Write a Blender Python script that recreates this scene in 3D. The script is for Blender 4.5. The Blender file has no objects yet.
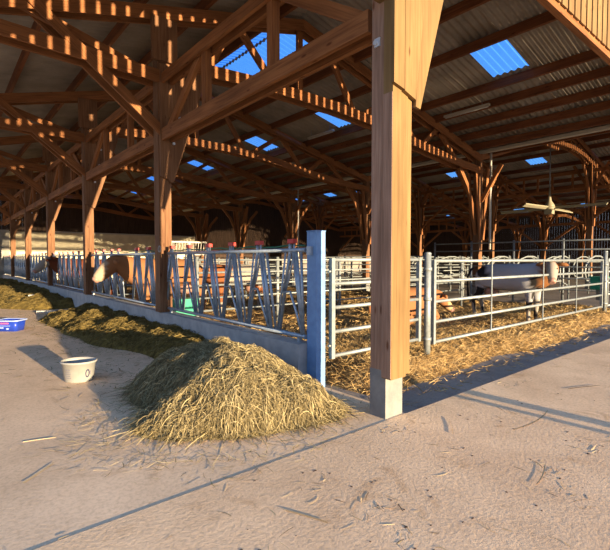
import bpy, math, random
import numpy as np
from mathutils import Vector, Matrix
random.seed(4); rng = np.random.default_rng(7)
R = math.radians
SC = bpy.context.scene
COL = SC.collection

# ------------------------------------------------------------------ camera
cam_d = bpy.data.cameras.new('camera'); cam = bpy.data.objects.new('camera', cam_d); COL.objects.link(cam)
SC.camera = cam
FPX = 438.0
cam_d.sensor_fit = 'HORIZONTAL'; cam_d.sensor_width = 36.0; cam_d.lens = 36.0*FPX/610.0
cam_d.clip_start = .05; cam_d.clip_end = 400
cam.location = (-3.42, -2.84, 1.55)
pitch = math.atan(16/FPX)
cam.rotation_euler = (math.pi/2 - pitch, 0, R(50-90))

# ------------------------------------------------------------------ sky
wd = bpy.data.worlds.new('sky'); SC.world = wd; wd.use_nodes = True
nt = wd.node_tree; nt.nodes.clear()
wo = nt.nodes.new('ShaderNodeOutputWorld'); bg = nt.nodes.new('ShaderNodeBackground')
tc = nt.nodes.new('ShaderNodeTexCoord'); sp = nt.nodes.new('ShaderNodeSeparateXYZ'); rp = nt.nodes.new('ShaderNodeValToRGB')
nt.links.new(tc.outputs['Generated'], sp.inputs[0]); nt.links.new(sp.outputs['Z'], rp.inputs[0])
rp.color_ramp.elements[0].position = 0.0; rp.color_ramp.elements[0].color = (.40, .42, .46, 1)
rp.color_ramp.elements[1].position = .6; rp.color_ramp.elements[1].color = (.16, .31, .62, 1)
e = rp.color_ramp.elements.new(.2); e.color = (.30, .38, .54, 1)
nt.links.new(rp.outputs[0], bg.inputs[0]); bg.inputs[1].default_value = 1.4
nt.links.new(bg.outputs[0], wo.inputs[0])

# ------------------------------------------------------------------ sun (low, travelling towards +Y, a touch to -X)
sd = bpy.data.lights.new('sun', 'SUN'); sun = bpy.data.objects.new('sun', sd); COL.objects.link(sun)
az, el = R(92.7), R(5.2)
dv = Vector((math.cos(az)*math.cos(el), math.sin(az)*math.cos(el), -math.sin(el)))
sun.rotation_euler = dv.to_track_quat('-Z', 'Y').to_euler()
sun.location = (-8, -20, 12)
sd.energy = 13.0; sd.angle = R(.5); sd.color = (1.0, .76, .47)

SC.view_settings.view_transform = 'Standard'; SC.view_settings.look = 'None'
SC.view_settings.gamma = 1; SC.view_settings.exposure = 0.4; SC.view_settings.use_curve_mapping = False

# ------------------------------------------------------------------ materials
def mat(name, build):
    m = bpy.data.materials.new(name); m.use_nodes = True
    t = m.node_tree; t.nodes.clear()
    o = t.nodes.new('ShaderNodeOutputMaterial'); b = t.nodes.new('ShaderNodeBsdfPrincipled')
    t.links.new(b.outputs[0], o.inputs[0]); build(t, b, o); return m
def N(t, typ, **kw):
    n = t.nodes.new(typ)
    for k, v in kw.items():
        if k in n.inputs: n.inputs[k].default_value = v
        else: setattr(n, k, v)
    return n
def ramp(t, fac, cols):
    r = t.nodes.new('ShaderNodeValToRGB'); t.links.new(fac, r.inputs[0])
    el_ = r.color_ramp.elements
    el_[0].position, el_[0].color = cols[0][0], (*cols[0][1], 1)
    el_[1].position, el_[1].color = cols[-1][0], (*cols[-1][1], 1)
    for p, c in cols[1:-1]:
        q = el_.new(p); q.color = (*c, 1)
    return r
def bump(t, b, h, strength, dist):
    n = N(t, 'ShaderNodeBump', Strength=strength, Distance=dist); t.links.new(h, n.inputs['Height']); t.links.new(n.outputs[0], b.inputs['Normal'])

def wood(c0, c1, c2, rough=.75):
    def f(t, b, o):
        uv = N(t, 'ShaderNodeUVMap'); mp = N(t, 'ShaderNodeMapping'); mp.inputs['Scale'].default_value = (1.3, 28, 1)
        t.links.new(uv.outputs[0], mp.inputs[0])
        n = N(t, 'ShaderNodeTexNoise', Scale=1.0, Detail=5.0, Roughness=.6, Distortion=.6); t.links.new(mp.outputs[0], n.inputs['Vector'])
        mp2 = N(t, 'ShaderNodeMapping'); mp2.inputs['Scale'].default_value = (.9, 3, 1); t.links.new(uv.outputs[0], mp2.inputs[0])
        n2 = N(t, 'ShaderNodeTexNoise', Scale=1.0, Detail=3.0); t.links.new(mp2.outputs[0], n2.inputs['Vector'])
        r = ramp(t, n.outputs['Fac'], [(.3, c0), (.5, c1), (.72, c2)])
        # knots
        v = N(t, 'ShaderNodeTexVoronoi', Scale=1.0, Randomness=1.0); mp3 = N(t, 'ShaderNodeMapping'); mp3.inputs['Scale'].default_value = (2.2, 7, 1)
        t.links.new(uv.outputs[0], mp3.inputs[0]); t.links.new(mp3.outputs[0], v.inputs['Vector'])
        kr = ramp(t, v.outputs['Distance'], [(.06, (.45, .3, .2)), (.14, (1, 1, 1))])
        mr = ramp(t, n2.outputs['Fac'], [(.3, (.7, .66, .62)), (.7, (1.15, 1.12, 1.1))])
        mx = N(t, 'ShaderNodeMix', data_type='RGBA', blend_type='MULTIPLY'); mx.inputs[0].default_value = 1
        t.links.new(r.outputs[0], mx.inputs[6]); t.links.new(mr.outputs[0], mx.inputs[7])
        mx2 = N(t, 'ShaderNodeMix', data_type='RGBA', blend_type='MULTIPLY'); mx2.inputs[0].default_value = 1
        t.links.new(mx.outputs[2], mx2.inputs[6]); t.links.new(kr.outputs[0], mx2.inputs[7])
        t.links.new(mx2.outputs[2], b.inputs['Base Color']); b.inputs['Roughness'].default_value = rough
        b.inputs['Specular IOR Level'].default_value = .25
        bump(t, b, n.outputs['Fac'], .25, .01)
    return f
def noisy(c0, c1, scale=4., detail=6., rough=.9, bs=.3, bd=.01, metal=0., spec=.3, fine=None, lo=.35, hi=.65):
    def f(t, b, o):
        g = N(t, 'ShaderNodeTexCoord')
        n = N(t, 'ShaderNodeTexNoise', Scale=scale, Detail=detail, Roughness=.6); t.links.new(g.outputs['Object'], n.inputs['Vector'])
        r = ramp(t, n.outputs['Fac'], [(lo, c0), (hi, c1)])
        t.links.new(r.outputs[0], b.inputs['Base Color']); b.inputs['Roughness'].default_value = rough; b.inputs['Metallic'].default_value = metal
        b.inputs['Specular IOR Level'].default_value = spec
        h = n.outputs['Fac']
        if fine:
            n2 = N(t, 'ShaderNodeTexNoise', Scale=fine, Detail=3.0); t.links.new(g.outputs['Object'], n2.inputs['Vector']); h = n2.outputs['Fac']
        if bs: bump(t, b, h, bs, bd)
    return f
def ground_mat(c0, c1, stain, bs=.5, bd=.012, streak=0.):
    def f(t, b, o):
        g = N(t, 'ShaderNodeTexCoord')
        n = N(t, 'ShaderNodeTexNoise', Scale=.9, Detail=8.0, Roughness=.65); t.links.new(g.outputs['Object'], n.inputs['Vector'])
        n2 = N(t, 'ShaderNodeTexNoise', Scale=34., Detail=6.0, Roughness=.7); t.links.new(g.outputs['Object'], n2.inputs['Vector'])
        n3 = N(t, 'ShaderNodeTexNoise', Scale=2.6, Detail=7.0, Roughness=.7, Distortion=.8); t.links.new(g.outputs['Object'], n3.inputs['Vector'])
        r = ramp(t, n.outputs['Fac'], [(.3, c0), (.7, c1)])
        s = ramp(t, n3.outputs['Fac'], [(.56, (1, 1, 1)), (.74, stain)])
        q = ramp(t, n2.outputs['Fac'], [(.3, (.8, .79, .78)), (.55, (1.04, 1.04, 1.04))])
        m1 = N(t, 'ShaderNodeMix', data_type='RGBA', blend_type='MULTIPLY'); m1.inputs[0].default_value = 1
        m2 = N(t, 'ShaderNodeMix', data_type='RGBA', blend_type='MULTIPLY'); m2.inputs[0].default_value = 1
        t.links.new(r.outputs[0], m1.inputs[6]); t.links.new(s.outputs[0], m1.inputs[7])
        t.links.new(m1.outputs[2], m2.inputs[6]); t.links.new(q.outputs[0], m2.inputs[7])
        t.links.new(m2.outputs[2], b.inputs['Base Color']); b.inputs['Roughness'].default_value = .95; b.inputs['Specular IOR Level'].default_value = .1
        ad = N(t, 'ShaderNodeMath', operation='MULTIPLY_ADD'); t.links.new(n3.outputs['Fac'], ad.inputs[0]); ad.inputs[1].default_value = .5
        t.links.new(n2.outputs['Fac'], ad.inputs[2])
        bump(t, b, ad.outputs[0], bs, bd)
    return f
def strand(c0, c1, c2, trans=.0):
    def f(t, b, o):
        a = N(t, 'ShaderNodeAttribute', attribute_name='tint')
        r = ramp(t, a.outputs['Fac'], [(0., c0), (.5, c1), (1., c2)])
        t.links.new(r.outputs[0], b.inputs['Base Color']); b.inputs['Roughness'].default_value = .8; b.inputs['Specular IOR Level'].default_value = .15
    return f
def vcol(t, b, o):
    a = N(t, 'ShaderNodeAttribute', attribute_name='coat'); g = N(t, 'ShaderNodeTexCoord')
    n = N(t, 'ShaderNodeTexNoise', Scale=60., Detail=2.0); t.links.new(g.outputs['Object'], n.inputs['Vector'])
    t.links.new(a.outputs['Color'], b.inputs['Base Color']); b.inputs['Roughness'].default_value = .75; b.inputs['Specular IOR Level'].default_value = .15
    bump(t, b, n.outputs['Fac'], .3, .004)
def plain(c, rough=.5, spec=.4, metal=0.):
    return noisy(tuple(x*.9 for x in c), c, 12., 3., rough, 0, 0, metal, spec)
def skyl(t, b, o):
    tr = N(t, 'ShaderNodeBsdfTransparent'); tr.inputs[0].default_value = (.24, .60, 1, 1)
    tl = N(t, 'ShaderNodeBsdfTranslucent'); tl.inputs[0].default_value = (.15, .5, 1, 1)
    g = N(t, 'ShaderNodeTexCoord'); n = N(t, 'ShaderNodeTexNoise', Scale=3., Detail=4.); t.links.new(g.outputs['Object'], n.inputs['Vector'])
    r = ramp(t, n.outputs['Fac'], [(.3, (.62,)*3), (.7, (.85,)*3)])
    mx = N(t, 'ShaderNodeMixShader'); t.links.new(r.outputs[0], mx.inputs[0]); t.links.new(tl.outputs[0], mx.inputs[1]); t.links.new(tr.outputs[0], mx.inputs[2])
    t.links.new(mx.outputs[0], o.inputs[0])

M = {}
M['wood'] = mat('larch timber', wood((.15, .055, .018), (.25, .103, .036), (.33, .145, .053)))
M['wood_post'] = mat('orange larch post', wood((.12, .055, .026), (.19, .095, .045), (.25, .135, .07)))
M['wood_new'] = mat('fresh pale timber', wood((.16, .096, .036), (.205, .128, .050), (.235, .152, .062)))
M['wood_grey'] = mat('shade-side timber', wood((.22, .135, .09), (.32, .20, .14), (.40, .27, .19)))  # tone of the corner post's shaded faces put into the colour
M['wood_dark'] = mat('dark sawn timber', wood((.10, .034, .013), (.17, .062, .023), (.22, .085, .03)))
M['wood_black'] = mat('near-black boards', wood((.03, .018, .012), (.05, .030, .019), (.07, .042, .027)))  # one very dark brown, well below the other timbers
M['cement'] = mat('fibre cement sheet', noisy((.21, .18, .145), (.31, .27, .22), 1.3, 6., .9, .2, .01, 0, .2))
M['concrete'] = mat('cast concrete', noisy((.30, .31, .31), (.42, .42, .41), 5., 8., .85, .35, .008, 0, .3, 40.))
M['plinth'] = mat('pale cast concrete', noisy((.17, .17, .165), (.24, .24, .22), 6., 8., .85, .3, .006, 0, .3, 50.))
M['cream'] = mat('cream rendered concrete', noisy((.60, .54, .37), (.72, .65, .46), 2., 7., .9, .2, .01, 0, .2))
M['greywall'] = mat('shade-grey concrete', noisy((.20, .19, .16), (.38, .36, .31), 2.2, 8., .9, .3, .01, 0, .2))  # grey of the alley end wall's shade put into its colour
M['galv'] = mat('galvanised steel', noisy((.20, .225, .225), (.28, .31, .31), 14., 4., .45, .05, .002, .25, .5))
M['galvblue'] = mat('galvanised headlock steel', noisy((.25, .31, .37), (.40, .47, .53), 18., 4., .4, .05, .002, .45, .5))
M['galvdark'] = mat('dull galvanised steel', noisy((.13, .15, .16), (.22, .24, .25), 14., 4., .5, .05, .002, .3, .5))
M['bluepost'] = mat('shade-blue steel', noisy((.12, .23, .43), (.16, .30, .52), 9., 5., .5, .08, .002, .0, .4))  # sky-blue shade on the steel put into its colour
M['bolt'] = mat('zinc bolt', plain((.6, .62, .64), .35, .6, .4))
M['red'] = mat('red plastic', plain((.50, .03, .02), .4))
M['green'] = mat('teal plastic', plain((.01, .28, .17), .45))
M['hose'] = mat('green hose', plain((.01, .14, .08), .5))
M['white'] = mat('white plastic', plain((.30, .30, .28), .4, .4))
M['grey_print'] = mat('grey print', plain((.02, .025, .07), .5))
M['pale_print'] = mat('faint grey print', plain((.17, .16, .20), .5))
M['tub'] = mat('blue plastic', plain((.015, .045, .36), .35))
M['tubrim'] = mat('pale blue plastic', plain((.30, .38, .62), .4))
M['pink'] = mat('pink print', plain((.55, .10, .25), .5))
M['offwhite'] = mat('white block', plain((.5, .48, .43), .7, .2))
M['fan'] = mat('cream fan metal', plain((.26, .235, .16), .5, .3))
M['apron'] = mat('tan rough concrete', ground_mat((.62, .42, .25), (.86, .62, .385), (.70, .63, .55), .8, .006))
M['alley'] = mat('smooth alley concrete', ground_mat((.60, .43, .27), (.84, .62, .405), (.66, .62, .58), .3, .006))
M['floor'] = mat('dark bare concrete', ground_mat((.20, .17, .15), (.32, .28, .24), (.6, .55, .5), .5, .012))  # concrete much darker than the apron and the alley
M['hay'] = mat('dry hay', strand((.12, .095, .05), (.27, .215, .105), (.46, .38, .20)))
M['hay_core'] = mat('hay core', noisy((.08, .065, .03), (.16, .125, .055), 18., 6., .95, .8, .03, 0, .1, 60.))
M['silage'] = mat('olive silage', strand((.08, .06, .02), (.17, .125, .04), (.27, .20, .07)))
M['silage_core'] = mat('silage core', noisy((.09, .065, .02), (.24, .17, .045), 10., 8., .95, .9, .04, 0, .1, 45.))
M['straw'] = mat('golden straw', strand((.24, .15, .055), (.42, .28, .115), (.58, .42, .20)))
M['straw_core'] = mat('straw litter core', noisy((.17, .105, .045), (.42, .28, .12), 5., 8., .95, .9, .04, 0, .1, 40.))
M['litter'] = mat('scattered stalks', strand((.10, .07, .05), (.40, .30, .16), (.62, .50, .28)))
M['dung'] = mat('dark crumbs', plain((.10, .06, .04), .9, .1))
M['coat'] = mat('cow coat', vcol)
M['horn'] = mat('horn and hoof', plain((.12, .10, .08), .5))
M['eye'] = mat('dark eye', plain((.01, .01, .01), .15))
M['nose'] = mat('pink nose', plain((.36, .20, .15), .5))
M['skylight'] = mat('translucent blue sheet', skyl)
M['tube'] = mat('pale lamp housing', plain((.42, .38, .30), .5))

# ------------------------------------------------------------------ mesh helpers
class MB:
    def __init__(s): s.v = []; s.f = []; s.uv = []; s.sm = []
    def quadbox(s, P, ax_l, uo=None):
        """8 points: index bits (l, w, d); uv u follows the l axis"""
        b = len(s.v); s.v += [tuple(p) for p in P]
        off = random.uniform(0, 50) if uo is None else uo
        L = (Vector(P[4])-Vector(P[0])).length; W = (Vector(P[2])-Vector(P[0])).length; D = (Vector(P[1])-Vector(P[0])).length
        F = [((0, 1, 3, 2), 'e'), ((4, 6, 7, 5), 'e'), ((0, 4, 5, 1), 'd'), ((2, 3, 7, 6), 'd'), ((0, 2, 6, 4), 'w'), ((1, 5, 7, 3), 'w')]
        for k, (q, kind) in enumerate(F):
            s.f.append(tuple(b+i for i in q)); s.sm.append(False)
            for i in q:
                l, w, d = (i >> 2) & 1, (i >> 1) & 1, i & 1
                if kind == 'e': s.uv.append((w*W*.3+off, d*D+off+k))
                elif kind == 'd': s.uv.append((l*L+off, d*D+off+k*3))
                else: s.uv.append((l*L+off, w*W+off+k*3))
    def box(s, x0, x1, y0, y1, z0, z1, axis=2):
        X, Y, Z = (x0, x1), (y0, y1), (z0, z1); P = []
        for l in (0, 1):
            for w in (0, 1):
                for d in (0, 1):
                    if axis == 2: P.append((X[w], Y[d], Z[l]))
                    elif axis == 0: P.append((X[l], Y[w], Z[d]))
                    else: P.append((X[d], Y[l], Z[w]))
        s.quadbox(P, axis); return s
    def beam(s, p0, p1, w, d, up=(0, 0, 1)):
        """w along 'side', d along up-ish"""
        p0, p1 = Vector(p0), Vector(p1); t = (p1-p0).normalized(); u = Vector(up)
        sd_ = t.cross(u); sd_.normalize(); u2 = sd_.cross(t); P = []
        for pt in (p0, p1):
            for a in (-1, 1):
                for c in (-1, 1): P.append(pt + sd_*(c*w/2) + u2*(a*d/2))
        s.quadbox(P, 0); return s
    def prism(s, pts, y0, y1):
        """polygon in XZ (counter-clockwise seen from -Y), extruded in Y; grain along Z"""
        b = len(s.v); n = len(pts); off = random.uniform(0, 50)
        for y in (y0, y1):
            for x, z in pts: s.v.append((x, y, z))
        s.f.append(tuple(b+i for i in range(n))); s.uv += [(z+off, x+off) for x, z in pts]; s.sm.append(False)
        s.f.append(tuple(b+n+i for i in reversed(range(n)))); s.uv += [(z+off, x+off) for x, z in reversed(pts)]; s.sm.append(False)
        for i in range(n):
            j = (i+1) % n; s.f.append((b+j, b+i, b+n+i, b+n+j)); s.sm.append(False)
            s.uv += [(pts[j][1]+off, off), (pts[i][1]+off, off), (pts[i][1]+off, off+y1-y0), (pts[j][1]+off, off+y1-y0)]
        return s
    def poly(s, pts, w, d):
        """bent beam through pts in an XZ plane, w in Y, d across"""
        ns = []
        for i in range(len(pts)):
            a = Vector(pts[max(i-1, 0)]); c = Vector(pts[min(i+1, len(pts)-1)]); t = (c-a).normalized(); ns.append(Vector((-t.z, 0, t.x)))
        b = len(s.v); off = random.uniform(0, 50); L = 0; Ls = []
        for i, p in enumerate(pts):
            p = Vector(p)
            if i: L += (p-Vector(pts[i-1])).length
            Ls.append(L)
            for yy, dd in ((-1, -1), (-1, 1), (1, 1), (1, -1)): s.v.append(tuple(p + Vector((0, yy*w/2, 0)) + ns[i]*(dd*d/2)))
        for i in range(len(pts)-1):
            for k in range(4):
                k2 = (k+1) % 4; q = (b+i*4+k, b+(i+1)*4+k, b+(i+1)*4+k2, b+i*4+k2); s.f.append(q); s.sm.append(False)
                s.uv += [(Ls[i]+off, k*.4), (Ls[i+1]+off, k*.4), (Ls[i+1]+off, k*.4+.35), (Ls[i]+off, k*.4+.35)]
        for q in ((b+3, b+2, b+1, b), tuple(len(s.v)-4+i for i in range(4))):
            s.f.append(q); s.sm.append(False); s.uv += [(0, 0), (.1, 0), (.1, .1), (0, .1)]
        return s
    def tube(s, pts, r, n=8, cap=True, rs=None):
        pts = [Vector(p) for p in pts]; b = len(s.v)
        up = Vector((0, 0, 1)); prev = None
        for i, p in enumerate(pts):
            t = (pts[min(i+1, len(pts)-1)]-pts[max(i-1, 0)]).normalized()
            if prev is None:
                a = t.cross(up)
                if a.length < .05: a = t.cross(Vector((1, 0, 0)))
                a.normalize()
            else:
                a = prev - t*prev.dot(t)
                a.normalize()
            prev = a; c = t.cross(a); rr = rs[i] if rs else r
            for k in range(n):
                an = 2*math.pi*k/n; s.v.append(tuple(p + (a*math.cos(an)+c*math.sin(an))*rr))
        for i in range(len(pts)-1):
            for k in range(n):
                k2 = (k+1) % n; s.f.append((b+i*n+k, b+i*n+k2, b+(i+1)*n+k2, b+(i+1)*n+k)); s.sm.append(True)
                s.uv += [(0, 0)]*4
        if cap:
            s.f.append(tuple(b+k for k in reversed(range(n)))); s.f.append(tuple(len(s.v)-n+k for k in range(n))); s.sm += [False]*2; s.uv += [(0, 0)]*(2*n)
        return s
    def lathe(s, prof, n=24, c=(0, 0, 0), sx=1, sy=1):
        b = len(s.v)
        for r, z in prof:
            for k in range(n):
                a = 2*math.pi*k/n; s.v.append((c[0]+r*sx*math.cos(a), c[1]+r*sy*math.sin(a), c[2]+z))
        for i in range(len(prof)-1):
            for k in range(n):
                k2 = (k+1) % n; s.f.append((b+i*n+k, b+i*n+k2, b+(i+1)*n+k2, b+(i+1)*n+k)); s.sm.append(True); s.uv += [(0, 0)]*4
        return s
    def build(s, name, m, parent=None, off=(0, 0, 0)):
        me = bpy.data.meshes.new(name)
        vs = [(x-off[0], y-off[1], z-off[2]) for x, y, z in s.v]
        me.from_pydata(vs, [], s.f); me.polygons.foreach_set('use_smooth', s.sm)
        ul = me.uv_layers.new(name='UVMap'); ul.data.foreach_set('uv', [c for u in s.uv for c in u])
        me.materials.append(m); me.update()
        o = bpy.data.objects.new(name, me); COL.objects.link(o)
        if parent: o.parent = parent
        else: o.location = off
        return o
def tag(o, label=None, cat=None, group=None, kind=None):
    if label: o['label'] = label
    if cat: o['category'] = cat
    if group: o['group'] = group
    if kind: o['kind'] = kind
    return o
def thing(name, label, cat, loc=(0, 0, 0), rz=0, group=None):
    o = bpy.data.objects.new(name, None); COL.objects.link(o); o.location = loc; o.rotation_euler = (0, 0, rz); o.empty_display_size = .2
    return tag(o, label, cat, group)
def struct(name, mb, m, label=None):
    o = mb.build(name, m); return tag(o, label, None, None, 'structure')
def dup(o, loc=None, label=None, group=None, rz=None):
    kids = [c for c in COL.objects if c.parent == o]
    r = o.copy(); COL.objects.link(r)
    if loc is not None: r.location = loc
    if rz is not None: r.rotation_euler = (0, 0, rz)
    if label: r['label'] = label
    if group: r['group'] = group
    for c in kids:
        sub = [g for g in COL.objects if g.parent == c]
        d = c.copy(); COL.objects.link(d); d.parent = r
        for g in sub:
            h = g.copy(); COL.objects.link(h); h.parent = d
    return r
ORD = ['first', 'second', 'third', 'fourth', 'fifth', 'sixth', 'seventh', 'eighth', 'ninth', 'tenth', 'eleventh', 'twelfth', 'thirteenth']
BAY = 5.5; ROWS_Y = [BAY*k for k in range(7)]    # 0 .. 33

# value noise
_lat = rng.random((256, 256))
def vnoise(x, y, s=1.0):
    x = np.asarray(x)*s; y = np.asarray(y)*s
    xi = np.floor(x).astype(int); yi = np.floor(y).astype(int); fx = x-xi; fy = y-yi
    fx = fx*fx*(3-2*fx); fy = fy*fy*(3-2*fy)
    g = lambda a, b: _lat[a % 256, b % 256]
    return (g(xi, yi)*(1-fx)+g(xi+1, yi)*fx)*(1-fy)+(g(xi, yi+1)*(1-fx)+g(xi+1, yi+1)*fx)*fy
def fbm(x, y, s, o=4):
    t = 0; a = .5
    for i in range(o): t = t+a*vnoise(x+17*i, y+31*i, s); s *= 2.1; a *= .5
    return t
def height_mesh(name, m, fn, x0, x1, nx, y0, y1, ny, parent=None, skirt=None):
    xs = np.linspace(x0, x1, nx); ys = np.linspace(y0, y1, ny); X, Y = np.meshgrid(xs, ys, indexing='ij')
    Z = fn(X, Y); V = np.stack([X, Y, Z], -1).reshape(-1, 3)
    i, j = np.meshgrid(np.arange(nx-1), np.arange(ny-1), indexing='ij'); a = (i*ny+j).ravel()
    F = np.stack([a, a+ny, a+ny+1, a+1], -1)
    if skirt is not None:
        keep = (V[F][:, :, 2].max(1) > skirt); F = F[keep]
    me = bpy.data.meshes.new(name); me.from_pydata(V.tolist(), [], F.tolist()); me.polygons.foreach_set('use_smooth', [True]*len(me.polygons))
    me.materials.append(m); o = bpy.data.objects.new(name, me); COL.objects.link(o)
    if parent: o.parent = parent
    return o
def strands(name, m, P, D, L, Wd, curl=.4, seg=4, parent=None, sag=0., flat=None, hfn=None, lift=.03):
    """thin bent ribbons; P start (N,3), D dir (N,3), L length (N), Wd width"""
    n = len(P); D = D/np.linalg.norm(D, axis=1, keepdims=True)
    r1 = rng.normal(size=(n, 3)); side = np.cross(D, r1); side /= np.linalg.norm(side, axis=1, keepdims=True)
    bend = np.cross(D, side)*rng.normal(0, curl, (n, 1)) + side*rng.normal(0, curl, (n, 1))
    t = np.linspace(0, 1, seg+1)[None, :, None]
    C = P[:, None, :] + D[:, None, :]*(t*L[:, None, None]) + bend[:, None, :]*(t*t*L[:, None, None])
    C[:, :, 2] -= sag*(t[:, :, 0]**2)*L[:, None]
    if hfn is not None:
        hz = hfn(C[:, :, 0], C[:, :, 1]); C[:, :, 2] = np.maximum(hz, -.006)+.004+rng.uniform(0, 1, (n, 1))**2*lift*np.sin(np.pi*(.15+.75*t[:, :, 0]))
    if flat is not None: C[:, :, 2] = P[:, None, 2]+np.abs(C[:, :, 2]-P[:, None, 2])*flat; side = side*np.array([1, 1, .3]); 
    wf = np.array([1]*seg+[.3])[None, :, None]*Wd[:, None, None]*.5
    A = C+side[:, None, :]*wf; B = C-side[:, None, :]*wf
    V = np.stack([A, B], 2).reshape(-1, 3)
    base = (np.arange(n)*(seg+1)*2)[:, None] + (np.arange(seg)*2)[None, :]
    F = np.stack([base, base+1, base+3, base+2], -1).reshape(-1, 4)
    me = bpy.data.meshes.new(name); me.vertices.add(len(V)); me.vertices.foreach_set('co', V.ravel())
    me.loops.add(F.size); me.loops.foreach_set('vertex_index', F.ravel().astype(np.int32))
    me.polygons.add(len(F)); me.polygons.foreach_set('loop_start', np.arange(0, F.size, 4, dtype=np.int32))
    me.update(calc_edges=True)
    at = me.attributes.new('tint', 'FLOAT', 'POINT'); at.data.foreach_set('value', np.repeat(rng.random(n), (seg+1)*2).astype(np.float32))
    me.materials.append(m); o = bpy.data.objects.new(name, me); COL.objects.link(o)
    if parent: o.parent = parent
    return o

# ================================================================== GROUND
struct('concrete_apron', MB().box(-40, 60, -45, -.16, -.3, 0, 0), M['apron'], 'rough tan concrete apron in front of the barn')
struct('alley_floor', MB().box(-12, .16, -.15, 40, -.3, -.004, 0), M['alley'], 'smooth concrete feed alley left of the barriers')
struct('floor', MB().box(.16, 45, -.15, 40, -.4, -.055, 0), M['floor'], 'dark concrete floor of the pens')
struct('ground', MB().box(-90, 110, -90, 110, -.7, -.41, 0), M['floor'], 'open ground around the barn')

# ================================================================== ROOF
def roof_z(X):
    if X < 3.4: return 7.4-.2*(3.4-X)
    if X <= 11.9: return 7.4-.22*(X-3.4)
    if X <= 20.8: return 5.53+.29*(X-11.9)
    if X <= 31.75: return 8.11-.22*(X-20.8)
    if X <= 36: return 5.70+.22*(X-31.75)
    return 6.635-.22*(X-36)
Y0R, Y1R = -.4, 33.6
holes = {}   # slope id -> list of (xa, xb, ya, yb)
slopes = [(-4.9, 3.4), (3.4, 11.93), (11.87, 20.8), (20.8, 31.78), (31.72, 36), (36, 40.9)]
yb1 = [(2.07, 3.0), (7.95, 8.8), (12.5, 13.4), (18.2, 19.1), (24, 24.9), (29.3, 30.2)]
yb2 = [(2.4, 3.4), (8.0, 8.95), (13.4, 14.3), (18.2, 19.2), (22.8, 23.8), (25.9, 26.9), (30.3, 31.2)]
yb3 = [(4.6, 5.5), (9.7, 10.6), (15.2, 16.2), (22.4, 23.3), (28, 28.9)]
holes[0] = [(2.7, 3.36, 5.85, 9.4)]
holes[1] = [(3.44, 4.2, 5.85, 9.4)] + [(6.75, 8.0, a, b) for a, b in yb1]
holes[3] = [(23.45, 24.5, a, b) for a, b in yb2] + [(28.8, 29.6, a, b) for a, b in yb2]
holes[5] = [(38, 39, a, b) for a, b in yb3]
WL = .177
def zs(X, Y, sl):
    m_ = .5*(slopes[sl][0]+slopes[sl][1]); 
    e_ = 1e-3; s_ = (roof_z(m_+e_)-roof_z(m_-e_))/(2*e_)
    return roof_z(m_)+s_*(X-m_)+.024*np.sin(2*np.pi*Y/WL)
def corr(xr, ya, yb, sl, dz=0.):
    ny = max(int((yb-ya)/WL*6)+1, 7); ys = np.linspace(ya, yb, ny); V = []; F = []
    for x in xr:
        for y in ys: V.append((x, y, float(zs(x, y, sl))+dz))
    for i in range(len(xr)-1):
        for j in range(ny-1): F.append((i*ny+j, (i+1)*ny+j, (i+1)*ny+j+1, i*ny+j+1))
    return V, F
sk_n = 0
sky_labels = {0: 'narrow blue roof light just left of the ridge of the nearest roof', 1: 'roof light'}
for sl, (xa, xb) in enumerate(slopes):
    hs = holes.get(sl, [])
    yc = sorted({Y0R, Y1R} | {y for h in hs for y in h[2:]}); V = []; F = []
    for a, b in zip(yc[:-1], yc[1:]):
        xc = sorted({xa, xb} | {x for h in hs for x in h[:2] if h[2] <= a+1e-6 and h[3] >= b-1e-6})
        for p, q in zip(xc[:-1], xc[1:]):
            if any(h[0] <= p+1e-6 and h[1] >= q-1e-6 and h[2] <= a+1e-6 and h[3] >= b-1e-6 for h in hs): continue
            v, f = corr([p, q], a, b, sl); o_ = len(V); V += v; F += [tuple(o_+i for i in g) for g in f]
    me = bpy.data.meshes.new('ceiling'); me.from_pydata(V, [], F); me.polygons.foreach_set('use_smooth', [True]*len(F)); me.materials.append(M['cement'])
    o = bpy.data.objects.new('ceiling', me); COL.objects.link(o)
    so = o.modifiers.new('thick', 'SOLIDIFY'); so.thickness = .008
    tag(o, 'corrugated brown-grey fibre cement roof slope', None, None, 'structure')
    for h in hs:
        v, f = corr([h[0]-.05, h[1]+.05], h[2]-.05, h[3]+.05, sl, .012); cx, cy = (h[0]+h[1])/2, (h[2]+h[3])/2; cz = roof_z(cx)
        me = bpy.data.meshes.new('roof_light'); me.from_pydata([(x-cx, y-cy, z-cz) for x, y, z in v], [], f); me.polygons.foreach_set('use_smooth', [True]*len(f)); me.materials.append(M['skylight'])
        o = bpy.data.objects.new('roof_light', me); COL.objects.link(o); o.location = (cx, cy, cz)
        bayn = ORD[max(0, int(cy//BAY))]
        if sl == 0: lb = 'long blue corrugated ridge light, half on the alley side of the ridge'
        elif sl == 1 and h[0] < 4: lb = 'long blue corrugated ridge light, half on the pen side of the ridge'
        elif sl == 1: lb = f'blue translucent roof sheet over the nearest pens, in the {bayn} bay from the open front'
        else: lb = f'blue translucent roof sheet, {"upper" if h[0] in (23.45, 38) else "lower"} row on the {"middle" if sl == 3 else "farthest"} roof, {bayn} bay from the front'
        tag(o, lb, 'roof light', 'blue roof lights')

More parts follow.
